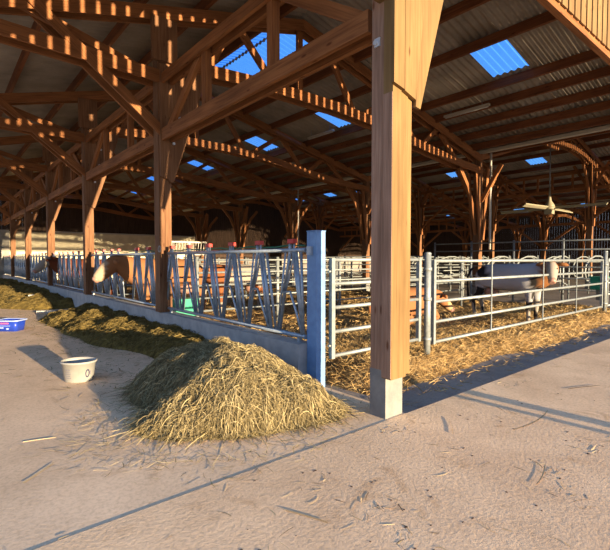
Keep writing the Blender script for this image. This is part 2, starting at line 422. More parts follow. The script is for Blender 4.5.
# purlins
def purlins(xs, group, where):
    for i, x in enumerate(xs):
        z = roof_z(x)-.145
        o = MB().box(-.04, .04, -.35-BAY*3, 33.4-BAY*3, -.11, .11, 1).build('purlin', M['wood_dark']); o.location = (x, BAY*3, z)
        tag(o, f'dark timber purlin under the {where}, {ORD[i]} up from the eave', 'purlin', group)
purlins([-4.5, -3.1, -1.78, -.3, .9, 2.0, 2.65], 'purlins over the feed alley', 'roof slope above the feed alley')
purlins([11.3, 10.5, 9.75, 8.95, 8.15, 6.45, 5.2, 4.3], 'purlins over the nearest pens', 'roof slope above the nearest pens')
purlins([12.4, 13.9, 15.4, 16.9, 18.4, 19.9], 'purlins on the rising middle slope', 'middle roof, near slope')
purlins([31.2, 30.0, 28.5, 27.3, 26.1, 24.85, 23.1, 22.2, 21.2], 'purlins on the falling middle slope', 'middle roof, far slope')
purlins([32.3, 33.8, 35.3], 'purlins on the rising far slope', 'farthest roof, near slope')
purlins([39.6, 38.2, 36.6], 'purlins on the falling far slope', 'farthest roof, far slope')

# valley gutters
for x, lb in ((11.9, 'pale eaves gutter running over the first row of inner posts'), (31.75, 'pale gutter running over the third row of inner posts')):
    mb = MB(); mb.box(-.10, -.085, -16.9, 17, -.05, .05, 1); mb.box(.085, .10, -16.9, 17, -.05, .05, 1); mb.box(-.085, .085, -16.9, 17, -.05, -.035, 1)
    o = mb.build('valley_gutter', M['tube']); o.location = (x, 16.5, roof_z(x)-.09); tag(o, lb, 'gutter')

# ================================================================== WALLS
mb = MB().box(.35, 14, 33.1, 33.3, -.05, 3.45, 0); struct('wall_back', mb, M['cream'], 'cream rendered wall at the far end of the barn')
struct('trim_1', MB().box(2.6, 14, 33.04, 33.12, 3.45, 3.55, 0), M['offwhite'], 'white capping on the far cream wall')
struct('wall_left', MB().box(-7, .3, 32.4, 32.6, -.02, 3.5, 0), M['greywall'], 'shade-grey concrete wall closing the feed alley')
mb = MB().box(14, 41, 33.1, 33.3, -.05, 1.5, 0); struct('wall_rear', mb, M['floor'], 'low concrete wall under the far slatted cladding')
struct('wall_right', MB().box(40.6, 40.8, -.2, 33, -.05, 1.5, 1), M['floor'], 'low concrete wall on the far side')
def slats(axis, a0, a1, c, zb, name, lab, gap, w, zt=None, closed=False):
    mb = MB(); a = a0
    while a < a1-1e-6:
        b = min(a+w, a1)
        if axis == 'x':
            z0, z1 = zb, min(roof_z(a), roof_z(b))-.03
            if z1 > z0: mb.prism([(a, z0), (b, z0), (b, roof_z(b)-.03), (a, roof_z(a)-.03)], c-.012, c+.012)
        else: mb.box(c-.012, c+.012, a, b, zb, zt, 2)
        a += w+gap
    return struct(name, mb, M['wood_black'], lab)
slats('x', -4.9, 14, 33.2, 3.45, 'wall_gable', 'dark vertical boards above the cream wall', .004, .3)
slats('x', 14, 40.6, 33.2, 1.5, 'wall_slatted', 'gapped vertical boards letting in blue daylight at the far end', .012, .2)
slats('y', 0, 33, 40.7, 1.5, 'wall_side', 'gapped vertical boards letting in blue daylight on the far side', .012, .2, 5.62)

# ================================================================== FRONT GABLE
mb = MB(); a = -4.9
k = 0
while a < 11.9:
    b = a+.195; zb = 5.24 if a > .7 else 4.95
    if b < 11.9: mb.prism([(a, zb), (b, zb), (b, roof_z(b)-.04), (a, roof_z(a)-.04)], -.275, -.25)
    a += .25
o = mb.build('gable_cladding', M['wood_new']); tag(o, 'gapped vertical pale boards filling the front gable above the header beam', 'cladding')
for x0_, x1_, nm_ in ((11.95, 31.6, 'middle'), (31.85, 39.7, 'farthest')):
    mb = MB(); a = x0_
    while a < x1_-.2: mb.prism([(a, 5.05), (a+.195, 5.05), (a+.195, roof_z(a+.195)-.04), (a, roof_z(a)-.04)], -.275, -.25); a += .25
    o = mb.build('gable_cladding', M['wood_new']); tag(o, f'gapped vertical pale boards filling the {nm_} front gable', 'cladding')
o = MB().box(.42, 11.9, -.24, -.14, 5.14, 5.40, 0).build('header_beam', M['wood'], off=(.4, -.2, 5.14)); tag(o, 'long orange-brown header beam under the front gable boards', 'beam')
o = MB().box(-4.9, -.22, -.24, -.14, 4.85, 5.11, 0).build('header_beam', M['wood'], off=(-4.9, -.2, 4.85)); tag(o, 'header beam over the mouth of the feed alley', 'beam')

# ================================================================== TRUSSES
def truss(name, label, y):
    """nearest span, roof -4.9 .. 11.9"""
    t = thing(name, label, 'roof truss', (0, y, 0))
    def pair(mb_fn, nm, gap=.12, m='wood'):
        mb = MB()
        for s_ in (-1, 1): mb_fn(mb, s_*gap)
        mb.build(nm, M[m], t)
    pair(lambda m_, s_: m_.poly([(-4.9, s_, 4.90), (3.42, s_, 7.14)], .05, .24), 'rafter')
    pair(lambda m_, s_: m_.poly([(3.38, s_, 7.16), (11.9, s_, 5.20)], .05, .24), 'rafter')
    pair(lambda m_, s_: m_.poly([(-4.9, s_, 5.16), (0, s_, 4.99)], .05, .23), 'tie_beam', .15)
    pair(lambda m_, s_: m_.poly([(0, s_, 5.02), (.8, s_, 5.36), (2.2, s_, 5.45), (4.5, s_, 5.45), (6.2, s_, 5.35), (8, s_, 5.1), (10, s_, 4.88), (11.9, s_, 4.76)], .05, .24), 'tie_beam', .15)
    pair(lambda m_, s_: m_.beam((0, s_, 3.94), (-2.32, s_, 5.9), .05, .2, (0, 1, 0)) if False else m_.poly([(-2.3, s_, 5.75), (-.05, s_, 3.94)], .05, .17), 'knee_brace', .155)
    for (x0, z0, x1, z1) in ((.9, 5.35, 1.55, 6.6), (1.65, 6.6, 2.8, 5.4), (3.4, 5.4, 3.4, 7.1), (4.35, 6.85, 5.35, 5.4), (5.5, 5.4, 6.9, 6.3), (7.0, 6.25, 8.1, 5.1), (8.3, 5.1, 9.2, 5.8),
                             (9.4, 5.72, 10.5, 4.85), (-2.5, 5.1, -3.6, 5.2), (-2.3, 5.6, -.3, 5.05)):
        MB().poly([(x0, 0, z0), (x1, 0, z1)], .09, .15).build('web_brace', M['wood'], t)
    return t
proto = truss('roof_truss', 'timber roof truss above the first fence post behind the corner post', BAY)
for k in (2, 3, 4, 5, 6):
    dup(proto, (0, BAY*k, 0), f'timber roof truss above the {ORD[k-1]} fence post behind the corner post')
ft = dup(proto, (0, 0, 0), 'timber roof truss right behind the front gable boards')
for c in [c for c in COL.objects if c.parent == ft and c.name.split('.')[0] in ('tie_beam', 'web_brace', 'knee_brace')]: bpy.data.objects.remove(c)
for o in COL.objects:
    if o.name.startswith('roof_truss'): o['group'] = 'trusses of the nearest roof'
def truss_wide(label, y, group):
    """middle span, 11.9 .. 31.75, coordinates absolute in X"""
    t = thing('roof_truss', label, 'roof truss', (0, y, 0), 0, group)
    for pts, w in (([(11.9, 5.27), (20.8, 7.78)], .22), ([(20.8, 7.78), (31.75, 5.38)], .22)):
        mb = MB()
        for g in (-.1, .1): mb.poly([(x, g, z) for x, z in pts], .05, w)
        mb.build('rafter', M['wood'], t)
    mb = MB()
    for g in (-.15, .15): mb.poly([(x, g, z) for x, z in ((16.5, 6.62), (18.8, 7.0), (20.8, 7.05), (22.4, 6.9), (24.2, 6.5), (27, 5.75), (29.5, 5.2), (31.75, 4.8))], .05, .2)
    mb.build('tie_beam', M['wood'], t)
    for (x0, z0, x1, z1) in ((17.8, 6.75, 19.2, 6.75), (20.8, 6.85, 20.8, 7.6), (21.8, 7.4, 22.9, 6.6), (23, 6.6, 24.6, 6.85), (24.7, 6.8, 25.8, 6.0), (26, 6, 27.6, 6.2), (27.7, 6.1, 28.8, 5.4)):
        MB().poly([(x0, 0, z0), (x1, 0, z1)], .08, .13).build('web_brace', M['wood'], t)
    return t
def truss_low(label, y, group):
    t = thing('roof_truss', label, 'roof truss', (0, y, 0), 0, group)
    for pts in ([(31.75, 5.35), (35.9, 6.3)], [(35.9, 6.3), (39.7, 5.5)]):
        mb = MB()
        for g in (-.1, .1): mb.poly([(x, g, z) for x, z in pts], .05, .2)
        mb.build('rafter', M['wood'], t)
    MB().poly([(31.75, 0, 4.8), (35.9, 0, 5.1), (39.7, 0, 4.8)], .12, .22).build('tie_beam', M['wood'], t)
    MB().box(35.84, 35.96, -.05, .05, 5.1, 6.25, 2).build('king_post', M['wood'], t)
    return t
p2 = truss_wide('timber truss of the middle roof, nearest the open front', BAY, 'trusses of the middle roof')
p3 = truss_low('timber truss of the farthest roof, nearest the open front', BAY, 'trusses of the farthest roof')
for k in range(2, 7):
    dup(p2, (0, BAY*k, 0), f'timber truss of the middle roof, {ORD[k-1]} back from the front')
    dup(p3, (0, BAY*k, 0), f'timber truss of the farthest roof, {ORD[k-1]} back from the front')

# lattice girders along the fence row (X = 0)
def girder(y, label):
    t = thing('lattice_girder', label, 'girder', (0, y, 3.79), 0, 'lattice girders along the feed fence')
    for s_ in (-.09, .09):
        MB().box(s_-.03, s_+.03, .13, BAY-.13, 0, .22, 1).build('lower_chord', M['wood'], t)
        MB().box(s_-.03, s_+.03, .13, BAY-.13, 1.08, 1.25, 1).build('upper_chord', M['wood'], t)
    for yy in (1.88, 3.72): MB().box(-.06, .06, yy-.06, yy+.06, .1, 1.2, 2).build('upright', M['wood'], t)
    MB().beam((0, .15, .12), (0, 1.75, 1.15), .07, .15, (0, 0, 1)).build('diagonal', M['wood'], t)
    MB().beam((0, BAY-.15, .12), (0, 3.9, 1.15), .07, .15, (0, 0, 1)).build('diagonal', M['wood'], t)
    return t
g0 = girder(0, 'timber lattice girder from the corner post to the next fence post')
for k in range(1, 6): dup(g0, (0, BAY*k, 3.79), f'timber lattice girder in the {ORD[k]} bay behind the corner post')

def side_girder(x, z, y, label, group):
    t = thing('lattice_girder', label, 'girder', (x, y, z), 0, group)
    MB().box(-.05, .05, .13, BAY-.13, 0, .18, 1).build('lower_chord', M['wood'], t); MB().box(-.05, .05, .13, BAY-.13, .95, 1.12, 1).build('upper_chord', M['wood'], t)
    for yy in (.9, 1.95, 2.75, 3.55, 4.6): MB().box(-.04, .04, yy-.05, yy+.05, .15, 1., 2).build('upright', M['wood'], t)
    for a_, b_ in ((.15, 2.3), (BAY-.15, BAY-2.3)): MB().beam((0, a_, -1.5), (0, b_, .1), .09, .15).build('long_brace', M['wood'], t)
    return t
for gx, gz, nm in ((23.8, 5.3, 'second'), (31.75, 4.0, 'third')):
    gg = side_girder(gx, gz, 0, f'lattice girder along the {nm} inner post row, nearest the open front', f'girders along the {nm} inner post row')
    for k in range(1, 6): dup(gg, (gx, BAY*k, gz), f'lattice girder along the {nm} inner post row, {ORD[k]} back from the front')

# ================================================================== POSTS
# corner post
t = thing('corner_post', 'big square corner post of pale lit timber on a concrete plinth', 'post', (0, 0, 0))
MB().box(-.13, .13, -.13, .07, -.05, .47, 2).build('plinth', M['plinth'], t)
MB().box(-.135, .13, -.10, .06, .47, 6.3, 2).build('shaft', M['wood_grey'], t)
mb = MB(); mb.box(-.155, .07, -.215, -.102, .40, 5.9, 2); mb.box(.073, .142, -.205, -.102, .42, 5.9, 2); mb.build('front_plank', M['wood_new'], t)
MB().box(-.162, -.156, -.213, -.102, .41, 3.1, 2).build('side_tone_strip', M['wood_grey'], t)  # thin strip added to lighten the front plank's shaded side
mb = MB(); mb.prism([(-.185, 3.17), (-.03, 3.14), (-.03, 5.2), (-.185, 5.2)], -.252, -.217)
mb.prism([(-.027, 3.13), (.145, 3.08), (.30, 4.25), (.30, 5.2), (-.027, 5.2)], -.254, -.217)
mb.prism([(.148, 3.02), (.225, 3.01), (.62, 4.25), (.93, 5.2), (.303, 5.2), (.303, 4.25)], -.248, -.217)
mb.build('gusset_plate', M['wood_new'], t)
MB().box(-.24, -.135, -.17, -.03, 3.98, 4.9, 2).build('side_cleat', M['wood_new'], t)
b_ = MB().tube([(-.165, 0, 3.62), (-.12, 0, 3.62)], .025, 8); b_.box(-.150, -.134, -.045, .02, 3.58, 3.66, 2); b_.build('bolt_plate', M['bolt'], t)

# fence row posts
def row_post(y, label):
    t = thing('barn_post', label, 'post', (0, y, .52), 0, 'timber posts along the feed fence')
    sh = MB().box(-.155, -.04, -.12, .12, 0, 5.65, 2); sh.box(-.036, .085, -.125, .12, 0, 5.65, 2)
    sh.build('shaft', M['wood_post'], t)
    MB().box(-.28, .21, -.20, -.126, 4.76, 5.56, 2).build('head_plank', M['wood_post'], t)
    mb = MB(); mb.prism([(-.14, 2.60), (.02, 2.55), (.02, 4.7), (-.14, 4.7)], -.19, -.126)
    mb.prism([(.023, 2.52), (.11, 2.50), (.52, 3.7), (.82, 4.7), (.023, 4.7)], -.18, -.126)
    mb.build('gusset_plate', M['wood_post'], t)
    for x, z in ((.12, 3.25), (-.05, 3.42), (.3, 4.2), (.25, 3.75)):
        MB().tube([(x, -.205, z), (x, -.17, z)], .028, 8).build('bolt', M['bolt'], t)
    return t
rp0 = row_post(BAY, 'orange-lit timber post with a gusset, nearest fence post behind the corner post')
for k in range(2, 6): dup(rp0, (0, BAY*k, .52), f'timber post rising from the feed kerb, {ORD[k-1]} behind the corner post')

def inner_post(x, y, label, group, top=5.3):
    t = thing('barn_post', label, 'post', (x, y, -.05), 0, group)
    MB().box(-.14, .14, -.14, .14, 0, .75, 2).build('plinth', M['plinth'], t)
    MB().box(-.12, .12, -.12, .12, .75, top, 2).build('shaft', M['wood_post'], t); dz = top-5.3
    for s_ in (-1, 1):
        m1 = MB()
        for g in (-.15, .15): m1.poly([(s_*.1, g, 2.3+dz*.6), (s_*.42, g, 4.95+dz)] if s_ > 0 else [(-.42, g, 4.95+dz), (-.1, g, 2.3+dz*.6)], .05, .15)
        m1.build('knee_brace', M['wood'], t)
        m2 = MB(); pts = [(s_*.15, 0, 2.5+dz*.7), (s_*.42, 0, 3.5+dz), (s_*.75, 0, 4.2+dz), (s_*1.3, 0, 4.8+dz)]
        m2.poly(pts if s_ > 0 else pts[::-1], .09, .15); m2.build('curved_brace', M['wood'], t)
        MB().beam((0, s_*.13, 3.7+dz), (0, s_*.85, 4.95+dz), .1, .14, (0, 0, 1)).build('eaves_brace', M['wood'], t)
    return t
ip = inner_post(11.9, BAY, 'timber post with branching braces, nearest of the first inner row', 'posts of the first inner row')
ip2 = inner_post(23.8, BAY, 'braced timber post right of the ceiling fan, tallest inner row', 'posts of the second inner row', 7.1)
names = {11.9: 'first inner row', 23.8: 'second inner row', 31.75: 'third inner row', 39.7: 'farthest row'}
for X in (11.9, 23.8, 31.75, 39.7):
    for k in range(0, 6):
        if X in (11.9, 23.8) and k == 1: continue
        if X == 31.75 and k == 0: continue
        if X == 11.9: dup(ip, (X, BAY*k, -.05), f'timber post with branching braces, first inner row, {ORD[k]} back from the front')
        else: dup(ip2 if X == 23.8 else ip, (X, BAY*k, -.05), f'braced timber post in the {names[X]}, {ORD[k]} back from the front', f'posts of the {names[X]}')
# downpipes
for x, y, z0, z1, lb in ((11.95, 5.15, 1.9, 5.35, 'white downpipe on the braced post behind the cow pen'), (11.9, 16.1, .6, 5.35, 'thick white downpipe beside an inner post seen over the headlocks')):
    o = MB().tube([(0, 0, 0), (0, 0, z1-z0)], .04, 10).build('downpipe', M['offwhite']); o.location = (x, y-.1, z0); tag(o, lb, 'downpipe')

# ================================================================== KERB + HEADLOCKS
o = MB().box(-.12, .12, 1.22, 32.3, -.02, .52, 1).build('feed_kerb', M['concrete'], off=(0, 1.22, 0)); tag(o, 'long low concrete kerb carrying the feed headlocks', 'kerb')
t = thing('end_post', 'blue-shaded steel end post of the headlock row', 'post', (.085, 1.125, 0))
mb = MB(); mb.box(-.075, .07, -.085, -.07, -.02, 1.88, 2); mb.box(-.075, .07, .07, .085, -.02, 1.88, 2); mb.box(-.075, .06, -.07, .07, -.02, 1.875, 2); mb.build('column', M['bluepost'], t)
MB().box(-.08, .075, -.09, .09, 1.88, 1.89, 2).build('cap_plate', M['bluepost'], t)
MB().box(-.13, -.08, -.03, .03, 1.60, 1.70, 2).build('rail_bracket', M['galvblue'], t)

def headlocks(y0, y1, ks, label):
    yc = (y0+y1)/2; t = thing('headlock_barrier', label, 'feed barrier', (0, yc, .52), 0, 'headlock barriers along the feed alley')
    z = lambda v: v-.52
    MB().tube([(0, y0-yc, z(1.66)), (0, y1-yc, z(1.66))], .028, 10).build('top_rail', M['galvblue'], t)
    MB().tube([(0, y0-yc, z(.60)), (0, y1-yc, z(.60))], .028, 10).build('bottom_rail', M['galvblue'], t)
    for yy in (y0+.12-yc, y1-.12-yc): MB().box(-.02, .02, yy-.02, yy+.02, 0, z(.6), 2).build('foot', M['galvblue'], t)
    for yk in ks:
        q = yk-yc; mb = MB(); r = .022
        mb.tube([(0, q+.06, z(1.77)), (0, q+.06, z(1.64)), (.0, q+.28, z(.61))], r, 8)
        mb.tube([(0, q-.06, z(1.65)), (0, max(q-.27, y0-yc+.04), z(.61))], r, 8)
        mb.tube([(0, q-.005, z(1.65)), (0, q-.20, z(.62))], r, 8)
        mb.tube([(0, q-.16, z(1.65)), (0, max(q-.37, y0-yc+.04), z(.61))], .018, 8); mb.tube([(0, q+.15, z(1.65)), (0, q+.33, z(.61))], .014, 6)
        mb.tube([(.0, q-.02, z(1.77)), (0, q-.02, z(1.62)), (0, q+.08, z(1.3)), (0, q+.17, z(1.12))], .013, 6)
        h = mb.build('headlock', M['galvblue'], t)
        mb = MB(); mb.tube([(-.03, q+.17, z(1.12)), (-.03, q+.02, z(1.14)), (-.03, q-.10, z(.9)), (-.03, max(q-.24, y0-yc+.04), z(.64))], .016, 8); mb.tube([(-.03, q+.17, z(1.13)), (-.03, q+.02, z(1.60))], .012, 6)
        mb.build('locking_bar', M['galvblue'], h)
        MB().box(-.032, .032, q-.045, q+.075, z(1.745), z(1.80), 1).build('latch_cap', M['red'], h)
    return t
def ks(a, n, st=.735): return [a+st*i for i in range(n)]
headlocks(1.22, 5.35, ks(1.47, 6), 'blue-grey headlock barrier between the blue end post and the first timber post')
headlocks(5.65, 10.85, [6.35, 7.08, 8.35, 8.9, 9.6, 10.3], 'headlock barrier holding the orange and white cow head')
for k in range(2, 6):
    lb = {2: 'headlock barrier holding the far white-faced cow head'}.get(k, f'headlock barrier in the {ORD[k]} bay from the corner post')
    y_end = BAY*(k+1)-.15 if k < 5 else 32.3
    kk = ks(BAY*k+.55, 7)
    if k == 2: kk = [11.55, 12.28, 13.0, 13.75, 14.5, 15.15, 16.1]
    headlocks(BAY*k+.15, y_end, kk, lb)
pts = [(.05, 1.3+i*.3, 1.715+.012*math.sin(i*1.9)) for i in range(103)]
o = MB().tube(pts, .011, 6).build('hose', M['hose']); tag(o, 'green hose tied along the top of the headlocks', 'hose')
mb = MB(); n_ = 16; mb.tube([(-.03*0-.19, 5.30+.055*math.cos(2*math.pi*i/n_), 1.74+.055*math.sin(2*math.pi*i/n_)) for i in range(n_+1)], .012, 6)
o = mb.build('ring', M['white'], off=(-.19, 5.3, 1.74)); tag(o, 'small white ring on the first fence post at rail height', 'ring')

# ================================================================== GATES AND RAILS
def gate(name, label, cat, x0, x1, y, zr, xv, m='galv', r=.024, group=None, latch=True):
    t = thing(name, label, cat, (x0, y, 0), 0, group)
    for zz in zr: MB().tube([(0, 0, zz), (x1-x0, 0, zz)], r, 10).build('rail', M[m], t)
    for i, xx in enumerate(xv):
        e_ = i in (0, len(xv)-1)
        mb = MB()
        if e_: mb.box(xx-x0-.028, xx-x0+.028, -.028, .028, min(zr)-.03, max(zr)+.02, 2)
        else: mb.box(xx-x0-.014, xx-x0+.014, -.035, -.02, min(zr)-.01, max(zr)+.01, 2)
        mb.build('upright', M[m], t)
    return t
g = gate('small_gate', 'narrow five-rail galvanised gate behind the corner post', 'gate', .23, 2.0, 1.0, [.37, .665, .96, 1.25, 1.54], [.23, 1.98])
MB().tube([(.0-.06, 0, .5), (.0, 0, .5)], .015, 6).build('hinge', M['galv'], g); MB().tube([(-.06, 0, 1.4), (.0, 0, 1.4)], .015, 6).build('hinge', M['galv'], g)
g = gate('long_gate', 'long five-rail galvanised gate in front of the standing cow', 'gate', 2.36, 10.1, 1.0, [.28, .59, .90, 1.21, 1.52], [2.36, 4.1, 6.3, 8.2, 10.1], r=.026)
def gpost(x, y, h, label, r=.045, m='galv', group=None, z0=-.06):
    t = thing('gate_post', label, 'post', (x, y, z0), 0, group)
    MB().tube([(0, 0, 0), (0, 0, h-z0)], r, 12).build('tube', M[m], t)
    MB().lathe([(r, h-z0), (r*1.1, h-z0+.01), (r*.8, h-z0+.03), (.0, h-z0+.035)], 12).build('cap', M[m], t)
    for zz in (.35, .95, 1.4):
        if zz < h-.1: MB().tube([(0, 0, zz-z0-.025), (0, 0, zz-z0+.025)], r*1.25, 12).build('clamp', M[m], t)
    return t
gpost(2.2, 1.0, 1.62, 'round steel gate post between the narrow gate and the long gate', .05)
gpost(10.36, 1.0, 1.74, 'round steel gate post at the far end of the long gate', .055)
gate('far_gate', 'galvanised gate just beyond the end of the long gate', 'gate', 10.55, 15, 1.0, [.28, .59, .90, 1.21, 1.52], [10.55, 13, 15])

def rail_fence(label, p0, p1, zr, npost, m='galv', group='pen divider fences', r=.022, hp=None):
    p0, p1 = Vector(p0), Vector(p1); d = p1-p0; t = thing('pen_fence', label, 'fence', (p0.x, p0.y, -.05), 0, group)
    for zz in zr: MB().tube([(0, 0, zz+.05), (d.x, d.y, zz+.05)], r, 8).build('rail', M[m], t)
    for i in range(npost):
        q = d*(i/(npost-1)); h = (hp or max(zr))+.12
        mb = MB().tube([(q.x+.05*(d.x == 0), q.y+.05*(d.y == 0), 0), (q.x+.05*(d.x == 0), q.y+.05*(d.y == 0), h)], .038, 8); mb.build('post', M[m], t)
    return t
Z5 = [.45, .72, .99, 1.26, 1.53]
for k, y in enumerate((5.6, 11.2, 16.7, 22.2)):
    rail_fence(f'cross fence of pale rails dividing the pens, {ORD[k]} behind the long gate', (.75, y, 0), (11.2, y, 0), Z5, 6)
rail_fence('dark rail fence along the first inner post row, rising above the long gate', (11.55, -.6, 0), (11.55, 7.1, 0), [.6, .95, 1.3, 1.84, 2.12], 6, 'galvdark', 'rail fences along the first inner post row')
rail_fence('farther dark rail fence along the first inner post row', (11.55, 7.6, 0), (11.55, 30, 0), [.6, .95, 1.3, 1.66], 11, 'galvdark', 'rail fences along the first inner post row')
rail_fence('dull grey side fence behind the lying cow', (5.0, 5.9, 0), (5.0, 11, 0), Z5, 4, 'galvdark')
rail_fence('pale lengthways fence between the deep pens', (5.6, 11.5, 0), (5.6, 22, 0), Z5, 6)
rail_fence('cross fence in the stall passage behind the first inner row', (12.2, 9.0, 0), (23.3, 9.0, 0), Z5, 7)
rail_fence('cross fence in the stall passage, farther back', (12.2, 16, 0), (23.3, 16, 0), Z5, 7)
rail_fence('front cross fence beside the ceiling fan', (15.2, 1.0, 0), (23.3, 1.0, 0), Z5, 5)
# steel squeeze posts behind the cow
for x, y, lb in ((6.4, 5.2, 'steel post in the pen left of the standing cow'), (6.9, 5.0, 'steel post in the pen just behind the standing cow rump'), (9.3, 4.6, 'steel post right of the standing cow head'), (10.4, 4.9, 'steel post in the corner of the cow pen')):
    gpost(x, y, 1.6, lb, .035, 'galvdark', 'steel posts inside the cow pen')

# cubicle dividers
def stall(x, y, label):
    t = thing('stall_divider', label, 'stall divider', (x, y, -.05), 0, 'curved stall dividers')
    MB().tube([(0, 0, 0), (0, 0, 1.75)], .03, 8).build('post', M['galv'], t)
    pts = []
    for i in range(15):
        a = i/14; pts.append((-.02-2.05*math.sin(a*math.pi*.5)**1.0 if i < 0 else 0, 0, 0))
    pts = [(0, 0, 1.62), (-.4, 0, 1.70), (-.95, 0, 1.70), (-1.5, 0, 1.60), (-1.85, 0, 1.38), (-1.92, 0, 1.12), (-1.75, 0, .88), (-1.35, 0, .78), (-.8, 0, .78), (-.35, 0, .66), (0, 0, .55)]
    MB().tube(pts, .03, 8).build('hoop', M['galv'], t)
    return t
s0 = stall(15.2, 2.4, 'cream curved stall divider, first in the row above the long gate')
n = 0
for i in range(1, 13):
    dup(s0, (15.2, 2.4+1.15*i, -.05), f'curved stall divider in the front row, {ORD[min(i, 12)]} from the front')
for i in range(0, 9):
    dup(s0, (19.5, 3.0+1.2*i, -.05), f'curved stall divider in the second row, {ORD[i]} from the front', 'second row of stall dividers')
for r_, x in (('front', 15.25), ('second', 19.55)):
    o = MB().tube([(0, 0, 0), (0, 14.2 if x < 16 else 10.2, 0)], .026, 8).build('neck_rail', M['galv']); o.location = (x, 2.2, 1.45); tag(o, f'pale neck rail tying the {r_} row of stall dividers', 'rail')

# green drinking bowls
def bowl(x, y, z, label):
    t = thing('water_trough', label, 'water trough', (x, y, z-.55))
    MB().box(-.24, .24, -.14, .14, .3, .62, 0).build('tank', M['green'], t)
    MB().box(-.27, .27, -.17, .17, .62, .66, 0).build('rim', M['green'], t)
    MB().box(-.06, .06, -.05, .05, 0, .3, 2).build('stand', M['galvdark'], t)
bowl(.50, 5.75, .62, 'teal plastic drinking trough behind the near headlocks')
bowl(10.75, 1.25, .95, 'teal plastic trough beyond the right end of the long gate')

# pale feed rack
t = thing('feed_rack', 'pale slatted feed rack in front of the far cream wall', 'feed rack', (9.2, 24, -.05))
mb = MB()
for xx in (-1.2, 0, 1.2): mb.box(xx-.05, xx+.05, -.05, .05, 0, 2.75, 2)
mb.build('upright', M['offwhite'], t); mb = MB(); mb.box(-1.2, 1.2, -.04, .04, 2.65, 2.75, 0); mb.box(-1.2, 1.2, -.04, .04, 1.85, 1.93, 0); mb.build('cross_rail', M['offwhite'], t)
mb = MB()
for i in range(12): mb.beam((-1.1+.19*i, 0, 1.9), (-1.02+.19*i, 0, 2.7), .03, .04, (0, 1, 0))
mb.build('slat', M['offwhite'], t)

# ceiling fan
t = thing('ceiling_fan', 'large cream four-blade ceiling fan hanging over the stalls', 'fan', (19.0, 5.75, 3.95))
MB().lathe([(0, 1.0), (.03, 1.0), (.05, .62), (.10, .35), (.22, .16), (.24, .06), (.0, .04)], 20).build('cone', M['fan'], t)
MB().tube([(0, 0, .9), (0, 0, 3.5)], .025, 8).build('rod', M['galvdark'], t)
MB().box(-.17, .17, -.17, .17, -.26, -.02, 2).build('motor', M['fan'], t)
MB().tube([(0, 0, -.05), (0, 0, .08)], .26, 16).build('hub', M['fan'], t)
for i, a in enumerate((-3, 87, 177, 267)):
    d = Vector((math.cos(R(a)), math.sin(R(a)), 0)); s_ = Vector((-d.y, d.x, 0)); mb = MB()
    P = []
    for q, w in ((.2, .06), (2.4, .08)):
        for ww in (-1, 1):
            for dd in (-.02, .02): P.append(d*q+s_*(ww*w)+Vector((0, 0, dd+.03+ww*.05-.03*(q > 1))))
    mb.quadbox(P, 0); mb.build('blade', M['fan'], t)
# lamp tubes
for x, y, z, L_, lb in ((8.75, 4.2, 5.93, 1.45, 'long pale strip lamp under the near roof slope right of the corner post'), (7.6, 9.4, 6.15, 1.4, 'pale strip lamp glimpsed beside the corner post'),
                        (25.2, 8.2, 6.9, 1.9, 'strip lamp below the middle roof lights'), (25.4, 15.1, 6.8, 1.9, 'strip lamp deep under the middle roof')):
    t = thing('strip_lamp', lb, 'lamp', (x, y, z))
    MB().box(-.05, .05, -L_/2, L_/2, 0, .06, 1).build('housing', M['tube'], t); MB().tube([(0, -L_/2+.04, -.02), (0, L_/2-.04, -.02)], .022, 8).build('tube', M['offwhite'], t)
    for s_ in (-.5, .5): MB().tube([(0, s_, .05), (0, s_, roof_z(x)-z-.02)], .008, 6).build('hanger', M['galvdark'], t)

# ================================================================== BUCKET AND TUB
t = thing('feed_bucket', 'white plastic bucket standing on the feed alley', 'bucket', (-2.06, 3.30, -.006), R(-40))
prof = [(0, .0), (.165, .0), (.172, .01), (.205, .235), (.222, .238), (.225, .262), (.208, .262), (.198, .24), (.162, .02), (0, .018)]
MB().lathe(prof, 40, (0, 0, 0), 1, .85).build('tub', M['white'], t)
MB().lathe([(.0, .15), (.16, .155), (.183, .15)], 30, (0, 0, 0), 1, .85).build('contents', M['pale_print'], t)
def onwall(mb, u, v, du, dv):   # small raised plate on the bucket wall; u angle degrees, v height
    n_ = 4
    for i in range(n_):
        a0 = R(u+du*i/n_); a1 = R(u+du*(i+1)/n_); P = []
        for a in (a0, a1):
            for z in (v, v+dv):
                rr = .172+(.033)*(z/.235)
                for e_ in (.0, .003): P.append(((rr+e_)*math.cos(a), (rr+e_)*.85*math.sin(a), z))
        mb.quadbox(P, 0)
mb = MB()
# the big letter O: ring of small plates
for i in range(18):
    a = 2*math.pi*i/18; onwall(mb, -36+7*math.cos(a), .105+.045*math.sin(a), 3.2, .016)
mb.build('letter', M['grey_print'], t)
mb = MB()
for r_ in range(5): onwall(mb, -118, .06+.026*r_, 22-3*(r_ % 2), .009)
mb.build('print', M['pale_print'], t)
mb = MB(); onwall(mb, -24, .09, 4, .05); mb.build('print', M['pale_print'], t)
cu = MB(); cu.tube([(.215*math.cos(a), .19*math.sin(a), .235-.04*math.sin(a)) for a in [R(-180+180*i/20) for i in range(21)]], .004, 6); 
t2 = thing('blue_tub', 'blue rectangular plastic tub lying on the feed alley at the left edge', 'tub', (-2.22, 8.55, -.012), R(-42))
def rrect(w, d, r, n_=6):
    o_ = []
    for cx, cy, a0 in ((w-r, d-r, 0), (-w+r, d-r, 90), (-w+r, -d+r, 180), (w-r, -d+r, 270)):
        for i in range(n_+1): a = R(a0+90*i/n_); o_.append((cx+r*math.cos(a), cy+r*math.sin(a)))
    return o_
